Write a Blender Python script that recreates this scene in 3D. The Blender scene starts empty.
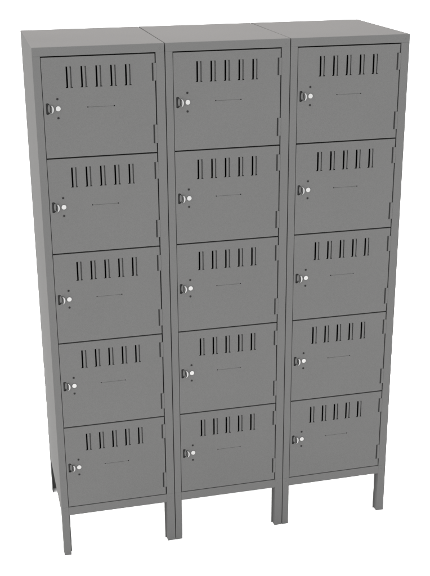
import bpy, bmesh, math
from mathutils import Vector
I = 0.0254                      # everything below is in inches, scaled to metres
S = bpy.context.scene
C = S.collection
CW, H, D = 15.0, 66.0, 17.45    # column width, height, depth
TOPS = [64.84 - 11.54*k for k in range(5)]   # top edge of each door
DX0, DX1 = 0.96, 13.80          # door edges within a column

# ------------------------------------------------------------ materials
def mat(name, col, rough=.5, metal=0, spec=.5, speckle=0., bump=0., scale=900, ior=None):
    m = bpy.data.materials.new(name); m.use_nodes = True
    nt = m.node_tree; b = nt.nodes['Principled BSDF']
    b.inputs['Base Color'].default_value = (*col, 1)
    b.inputs['Roughness'].default_value = rough
    b.inputs['Metallic'].default_value = metal
    b.inputs['Specular IOR Level'].default_value = spec
    if speckle or bump:
        tc = nt.nodes.new('ShaderNodeTexCoord')
        gp = nt.nodes.new('ShaderNodeNewGeometry')
        n1 = nt.nodes.new('ShaderNodeTexNoise'); n1.inputs['Scale'].default_value = scale
        n1.inputs['Detail'].default_value = 3
        nt.links.new(gp.outputs['Position'], n1.inputs['Vector'])
        if speckle:
            n2 = nt.nodes.new('ShaderNodeTexNoise'); n2.inputs['Scale'].default_value = 5
            n2.inputs['Detail'].default_value = 4
            nt.links.new(gp.outputs['Position'], n2.inputs['Vector'])
            mr = nt.nodes.new('ShaderNodeMapRange')
            mr.inputs['From Min'].default_value = .3; mr.inputs['From Max'].default_value = .7
            mr.inputs['To Min'].default_value = 1-speckle; mr.inputs['To Max'].default_value = 1+speckle
            nt.links.new(n1.outputs['Fac'], mr.inputs['Value'])
            m2 = nt.nodes.new('ShaderNodeMapRange')
            m2.inputs['From Min'].default_value = .3; m2.inputs['From Max'].default_value = .7
            m2.inputs['To Min'].default_value = .985; m2.inputs['To Max'].default_value = 1.015
            nt.links.new(n2.outputs['Fac'], m2.inputs['Value'])
            mu = nt.nodes.new('ShaderNodeMath'); mu.operation = 'MULTIPLY'
            nt.links.new(mr.outputs[0], mu.inputs[0]); nt.links.new(m2.outputs[0], mu.inputs[1])
            vm = nt.nodes.new('ShaderNodeVectorMath'); vm.operation = 'SCALE'
            vm.inputs[0].default_value = col
            nt.links.new(mu.outputs[0], vm.inputs['Scale'])
            nt.links.new(vm.outputs[0], b.inputs['Base Color'])
        if bump:
            bp = nt.nodes.new('ShaderNodeBump'); bp.inputs['Strength'].default_value = bump
            bp.inputs['Distance'].default_value = .0006
            nt.links.new(n1.outputs['Fac'], bp.inputs['Height'])
            nt.links.new(bp.outputs[0], b.inputs['Normal'])
    return m
GREY = (.0630, .0630, .0624)
paint = mat('grey_powder_coat', GREY, rough=.7, spec=.0, speckle=.06, bump=.3, scale=420)
dark = mat('black_screw_and_gap_shade', (.006, .006, .006), rough=.6, spec=.1)  # black of the screws, also the painted shade beside the hinge leaves
inner = mat('shade_darkened_steel', (.03, .03, .03), rough=.8, spec=.05)  # coat grey darkened, so the shade of the recesses sits in the colour
chrome = mat('polished_zinc', (.20, .20, .20), rough=.3, metal=1)
silver = mat('satin_nickel', (.23, .23, .228), rough=.3, metal=1)
white = mat('white_studio_floor', (.93, .93, .93), rough=.9, spec=0)

# ------------------------------------------------------------ mesh helpers
def box(bm, x0, x1, y0, y1, z0, z1):
    v = [bm.verts.new((x*I, y*I, z*I)) for x in (x0, x1) for y in (y0, y1) for z in (z0, z1)]
    for f in ((0,1,3,2), (4,6,7,5), (0,4,5,1), (2,3,7,6), (0,2,6,4), (1,5,7,3)):
        bm.faces.new([v[i] for i in f])

def prism(bm, pts, axis, a, b):
    """closed outline pts extruded between a and b; axis 'y' -> pts are (x,z), 'z' -> (x,y), 'x' -> (y,z)"""
    def P(p, t):
        return {'y': (p[0], t, p[1]), 'z': (p[0], p[1], t), 'x': (t, p[0], p[1])}[axis]
    lo = [bm.verts.new([c*I for c in P(p, a)]) for p in pts]
    hi = [bm.verts.new([c*I for c in P(p, b)]) for p in pts]
    bm.faces.new(lo); bm.faces.new(hi[::-1]); n = len(pts)
    for i in range(n):
        bm.faces.new([lo[i], hi[i], hi[(i+1) % n], lo[(i+1) % n]])

def disc(bm, cx, cz, r, y0, y1, n=28, rx=None):
    rx = rx or r
    prism(bm, [(cx+rx*math.cos(2*math.pi*i/n), cz+r*math.sin(2*math.pi*i/n)) for i in range(n)], 'y', y0, y1)

def mesh(bm, name):
    bmesh.ops.recalc_face_normals(bm, faces=bm.faces)
    me = bpy.data.meshes.new(name); bm.to_mesh(me); bm.free()
    return me

def weigh(me, test):
    at = me.attributes.new('bevel_weight_edge', 'FLOAT', 'EDGE')
    for e in me.edges:
        a, b = (me.vertices[i].co / I for i in e.vertices)
        k = bool(test(a, b))
        at.data[e.index].value = float(k)
        e.use_edge_sharp = not k

def obj(name, bm, m, parent=None, bevel=0, seg=2, smooth=False, only=None):
    me = mesh(bm, name) if isinstance(bm, bmesh.types.BMesh) else bm
    if not me.materials: me.materials.append(m)
    o = bpy.data.objects.new(name, me); C.objects.link(o); o.parent = parent
    if bevel:
        b = o.modifiers.new('edge', 'BEVEL'); b.width = bevel*I; b.segments = seg
        b.limit_method = 'WEIGHT' if only else 'ANGLE'
        if only: weigh(me, only)
        b.angle_limit = math.radians(50); b.harden_normals = True
    if bevel or smooth:
        for p in me.polygons: p.use_smooth = True
    return o

# ------------------------------------------------------------ the locker bank
root = bpy.data.objects.new('locker_bank', None); C.objects.link(root)
root['label'] = 'grey metal locker bank, three columns of five louvered box doors on short legs'
root['category'] = 'lockers'

# ---- one door, its origin at the column's left front edge and the door's top edge
def make_door():
    bm = bmesh.new(); h = 11.37; T = 1.0
    t = .09
    # sheet pan: front skin with flanges turned back
    box(bm, DX0, DX1, .03, .03+t, -h, 0)
    door = obj('door', bm, paint, root)
    cut = bmesh.new()
    for k in range(5):
        x = 3.66 + 1.675*k
        prism(cut, [(x, -1.06), (x, -3.33), (x-.09, -3.37), (x-.09, -3.45), (x+.70, -3.45), (x+.70, -3.37),
                    (x+.61, -3.33), (x+.61, -1.06)], 'y', -.2, .5)
    disc(cut, 5.95, -5.70, .075, -.2, .5, 14); disc(cut, 8.99, -5.70, .075, -.2, .5, 14)
    # finger-pull opening: a D, straight side to the left
    pts = [(1.22, -6.3), (1.22, -5.12)] + [(1.36+.42*math.sin(a), -5.71+.66*math.cos(a))
            for a in [math.pi*i/16 for i in range(17)]]
    prism(cut, pts, 'y', -.2, .5)
    bmesh.ops.recalc_face_normals(cut, faces=cut.faces)
    cme = bpy.data.meshes.new('cut'); cut.to_mesh(cme); cut.free()
    co = bpy.data.objects.new('cut', cme); C.objects.link(co)
    md = door.modifiers.new('b', 'BOOLEAN'); md.object = co; md.solver = 'EXACT'; md.operation = 'DIFFERENCE'
    bpy.context.view_layer.update()
    ev = door.evaluated_get(bpy.context.evaluated_depsgraph_get())
    me = bpy.data.meshes.new_from_object(ev)
    door.modifiers.clear(); bpy.data.objects.remove(co)
    # add flanges, pressed louver bridges and the faint card-holder emboss
    b2 = bmesh.new(); b2.from_mesh(me)
    box(b2, DX0, DX0+t, .03+t, T, -h, 0); box(b2, DX1-t, DX1, .03+t, T, -h, 0)
    box(b2, DX0+t, DX1-t, .03+t, T, -t, 0); box(b2, DX0+t, DX1-t, .03+t, T, -h, -h+t)
    for k in range(5):
        x0 = 3.66 + 1.675*k + .18; x1 = x0 + .265
        z0, z1 = -3.47, -1.04; o_ = -.075
        prof = [(.05, z0), (.0, z0+.05), (o_, z0+.28), (o_, z1-.28), (.0, z1-.05), (.05, z1),
                (.11, z1), (.06, z1-.1), (o_+.06, z1-.33), (o_+.06, z0+.33), (.06, z0+.1), (.11, z0)]
        prism(b2, prof, 'x', x0, x1)
        # folded lip on the hinge side of each louver, and the baffle behind the open side
        box(b2, x1+.002, x1+.20, .27, .31, z0-.1, z1+.1)
    me2 = mesh(b2, 'door'); me2.materials.append(paint)
    door.data = me2
    # pull: dark recessed cup behind the opening with a steel tongue
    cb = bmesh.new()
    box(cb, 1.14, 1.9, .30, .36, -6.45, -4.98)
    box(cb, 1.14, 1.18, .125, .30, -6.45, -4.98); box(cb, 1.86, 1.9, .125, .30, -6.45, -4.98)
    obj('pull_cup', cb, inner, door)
    tb = bmesh.new(); disc(tb, 1.57, -5.70, .46, .04, .16, 24, rx=.15)
    obj('latch', tb, paint, door, bevel=.03)
    # crescent hasp: a curved lug standing proud of the door
    hb = bmesh.new(); n = 18; zc = -5.76
    zt = .47
    outer = [(1.72+.36*math.cos(a), zc+zt*math.sin(a)) for a in [math.pi/2-math.pi*i/n for i in range(n+1)]]
    inn = [(1.70+.20*math.cos(a), zc+zt*math.sin(a)) for a in [-math.pi/2+math.pi*i/n for i in range(1, n)]]
    prism(hb, outer+inn, 'y', -.20, .03)
    obj('hasp', hb, chrome, door, bevel=.03)
    # round lock button and the two screws
    lb = bmesh.new()
    disc(lb, 2.58, -5.72, .29, -.07, .03, 32); obj('lock_button', lb, silver, door, bevel=.04, seg=3)
    for z in (-4.64, -6.80):
        sb = bmesh.new(); disc(sb, 2.55, z, .125, -.01, .05, 16); obj('screw', sb, dark, door)
    # card-holder crease between the two slots
    pb = bmesh.new(); box(pb, 6.05, 8.89, .018, .034, -5.715, -5.69); obj('card_slot', pb, inner, door)
    # hinges: leaf at the door edge, its shadow gap painted as a dark strip
    for z0, z1 in ((-3.05, -1.05), (-10.3, -8.15)):
        g = bmesh.new()
        box(g, DX1-.30, DX1-.02, .018, .034, z0-.03, z1+.03)
        hg = bmesh.new()
        box(hg, DX1-.16, DX1+.14, -.03, .5, z0, z1)
        hh = obj('hinge', hg, paint, door, bevel=.03)
        # dark strip laid on the door face in place of the leaf's shaded gap
        r = bmesh.new(); box(r, DX1-.35, DX1-.19, .022, .034, z0-.02, z1+.02)
        obj('hinge_shade_strip', r, dark, door)
        g.free()
    return door

door0 = make_door()
for c in range(3):
    for k, zt in enumerate(TOPS):
        if c == 0 and k == 0:
            o = door0
        else:
            o = door0.copy(); C.objects.link(o); o.parent = root
            for ch in list(door0.children):
                d = ch.copy(); C.objects.link(d); d.parent = o
        o.location = (c*CW*I, 0, zt*I)
        o['group'] = 'louvered box locker doors'
bpy.context.view_layer.update()

def column(c):
    x = c*CW; g = .045; L, R = x+g, x+CW-g
    if c == 0: L = x
    if c == 2: R = x+CW
    # front frame: stiles, top rail, bottom rail in one folded sheet
    bm = bmesh.new()
    out = [(L, 7.22), (L, 65.97), (R, 65.97), (R, 7.22)]
    # stiles run between the rails
    box(bm, L, x+.90, 0, 1.0, 7.225, 64.985)
    box(bm, x+13.93, R, 0, 1.0, 7.225, 64.985)
    obj('door_frame', bm, paint, root, bevel=.05, only=lambda a, b: abs(a.z-b.z) > .5)
    bm = bmesh.new(); box(bm, x+.905, x+13.925, 0.003, 1.0, 6.0, 7.20)
    obj('bottom_rail', bm, paint, root, bevel=.03, only=lambda a, b: abs(a.x-b.x) > 1)
    # dark return behind the door gaps
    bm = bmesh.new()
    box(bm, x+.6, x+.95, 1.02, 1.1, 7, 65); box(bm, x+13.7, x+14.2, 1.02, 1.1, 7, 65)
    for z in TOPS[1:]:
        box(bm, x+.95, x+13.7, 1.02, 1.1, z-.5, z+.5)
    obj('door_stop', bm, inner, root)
    # top sheet folded down at the front
    bm = bmesh.new()
    prism(bm, [(0, 64.995), (0, 66), (D, 66), (D, 65.92), (1.0, 65.92), (1.0, 64.995)], 'x', L, R)
    obj('top_panel', bm, paint, root, bevel=.08, seg=3, only=lambda a, b: min(a.z, b.z) > 65.95 or (abs(a.z-b.z) > .5 and max(a.y, b.y) < .1))
    # sides, back, base, shelves
    for s, (a, b) in enumerate(((L, L+.08), (R-.08, R))):
        bm = bmesh.new(); box(bm, a+(.004 if s == 0 else -.004), b, 1.01, D-.005, 6.0, 65.91)
        obj('side_panel', bm, paint, root, bevel=.02)
    bm = bmesh.new(); box(bm, L+.1, R-.1, D-.1, D-.01, 6.0, 65.9); obj('back_panel', bm, paint, root)
    for z in TOPS[1:] + [7.1]:
        bm = bmesh.new(); box(bm, L+.1, R-.1, 1.15, D-.12, z-.1, z-.02); obj('shelf', bm, inner, root)
    # legs: hat-section uprights, flange on the outside face
    for left in (True, False):
        for front in (True, False):
            def X(u): return L+u if left else R-u
            def Y(v): return v if front else D-v
            w = .93 if left or True else 1
            e = (x+.90-L) if left else (R-(x+13.93))
            t = .09
            pts = [(0, 1.25), (0, 0), (e, 0), (e, .85), (e+.2, .85), (e+.2, .85+t), (e-t, .85+t), (e-t, t), (t, t), (t, 1.25)]
            if front:
                z1 = 7.215
            else:
                z1 = 5.99
            bm = bmesh.new(); prism(bm, [(X(u), Y(v)) for u, v in pts], 'z', 0, 5.99)
            if front:   # face plate lapping up beside the bottom rail
                prism(bm, [(X(u), Y(v)) for u, v in ((0, 0), (e, 0), (e, 1.0), (0, 1.0))], 'z', 5.991, z1)
            obj('leg', bm, paint, root, bevel=.03, only=lambda a, b: abs(a.z-b.z) > .5)
    # frame rivets
    for rx, rz in ((x+14.4, 65.13 + .25), (x+14.35, 6.7), (x+.5, 6.7)):
        bm = bmesh.new(); disc(bm, rx, rz, .09, -.025, .02, 16); obj('rivet', bm, paint, root, bevel=.02)
for c in range(3): column(c)

# ------------------------------------------------------------ floor, light, camera
bm = bmesh.new(); box(bm, -3000, 3000, -1500, 6000, -4, 0)
fl = obj('floor', bm, white); fl['kind'] = 'structure'

w = bpy.data.worlds.new('World'); S.world = w; w.use_nodes = True
bg = w.node_tree.nodes['Background']; bg.inputs[0].default_value = (1, 1, 1, 1); bg.inputs[1].default_value = WORLD = 3.4

def area(name, loc, target, size, power, col=(1, 1, 1)):
    l = bpy.data.lights.new(name, 'AREA'); l.shape = 'RECTANGLE'; l.size, l.size_y = size; l.energy = power; l.color = col
    o = bpy.data.objects.new(name, l); C.objects.link(o); o.location = loc
    o.rotation_euler = (Vector(target)-Vector(loc)).to_track_quat('-Z', 'Y').to_euler()
    return o
area('softbox_left', (-6.5, 1.6, 2.4), (0, .3, .7), (3, 3), 620, (1, .975, .95))
area('softbox_overhead', (.6, .8, 4.2), (.6, .3, 0), (2.5, 2.0), 215, (1, .93, .91))
area('added_fill_back', (.57, 1.5, .25), (.57, .2, 0), (2.4, .5), 120)  # added fill without a real source, lifts the shade under the lockers

cam = bpy.data.cameras.new('camera'); co = bpy.data.objects.new('camera', cam); C.objects.link(co); S.camera = co
co.location = (-8.1761*I, -118.4430*I, 80.8518*I)
co.rotation_euler = (1.2167054, .0062478, -.2413632)
cam.sensor_fit = 'VERTICAL'; cam.sensor_height = 36; cam.lens = 36*1041.78/576
cam.clip_start = .05; cam.clip_end = 1000
S.view_settings.view_transform = 'Standard'; S.view_settings.look = 'None'
S.view_settings.exposure = 0; S.view_settings.gamma = 1
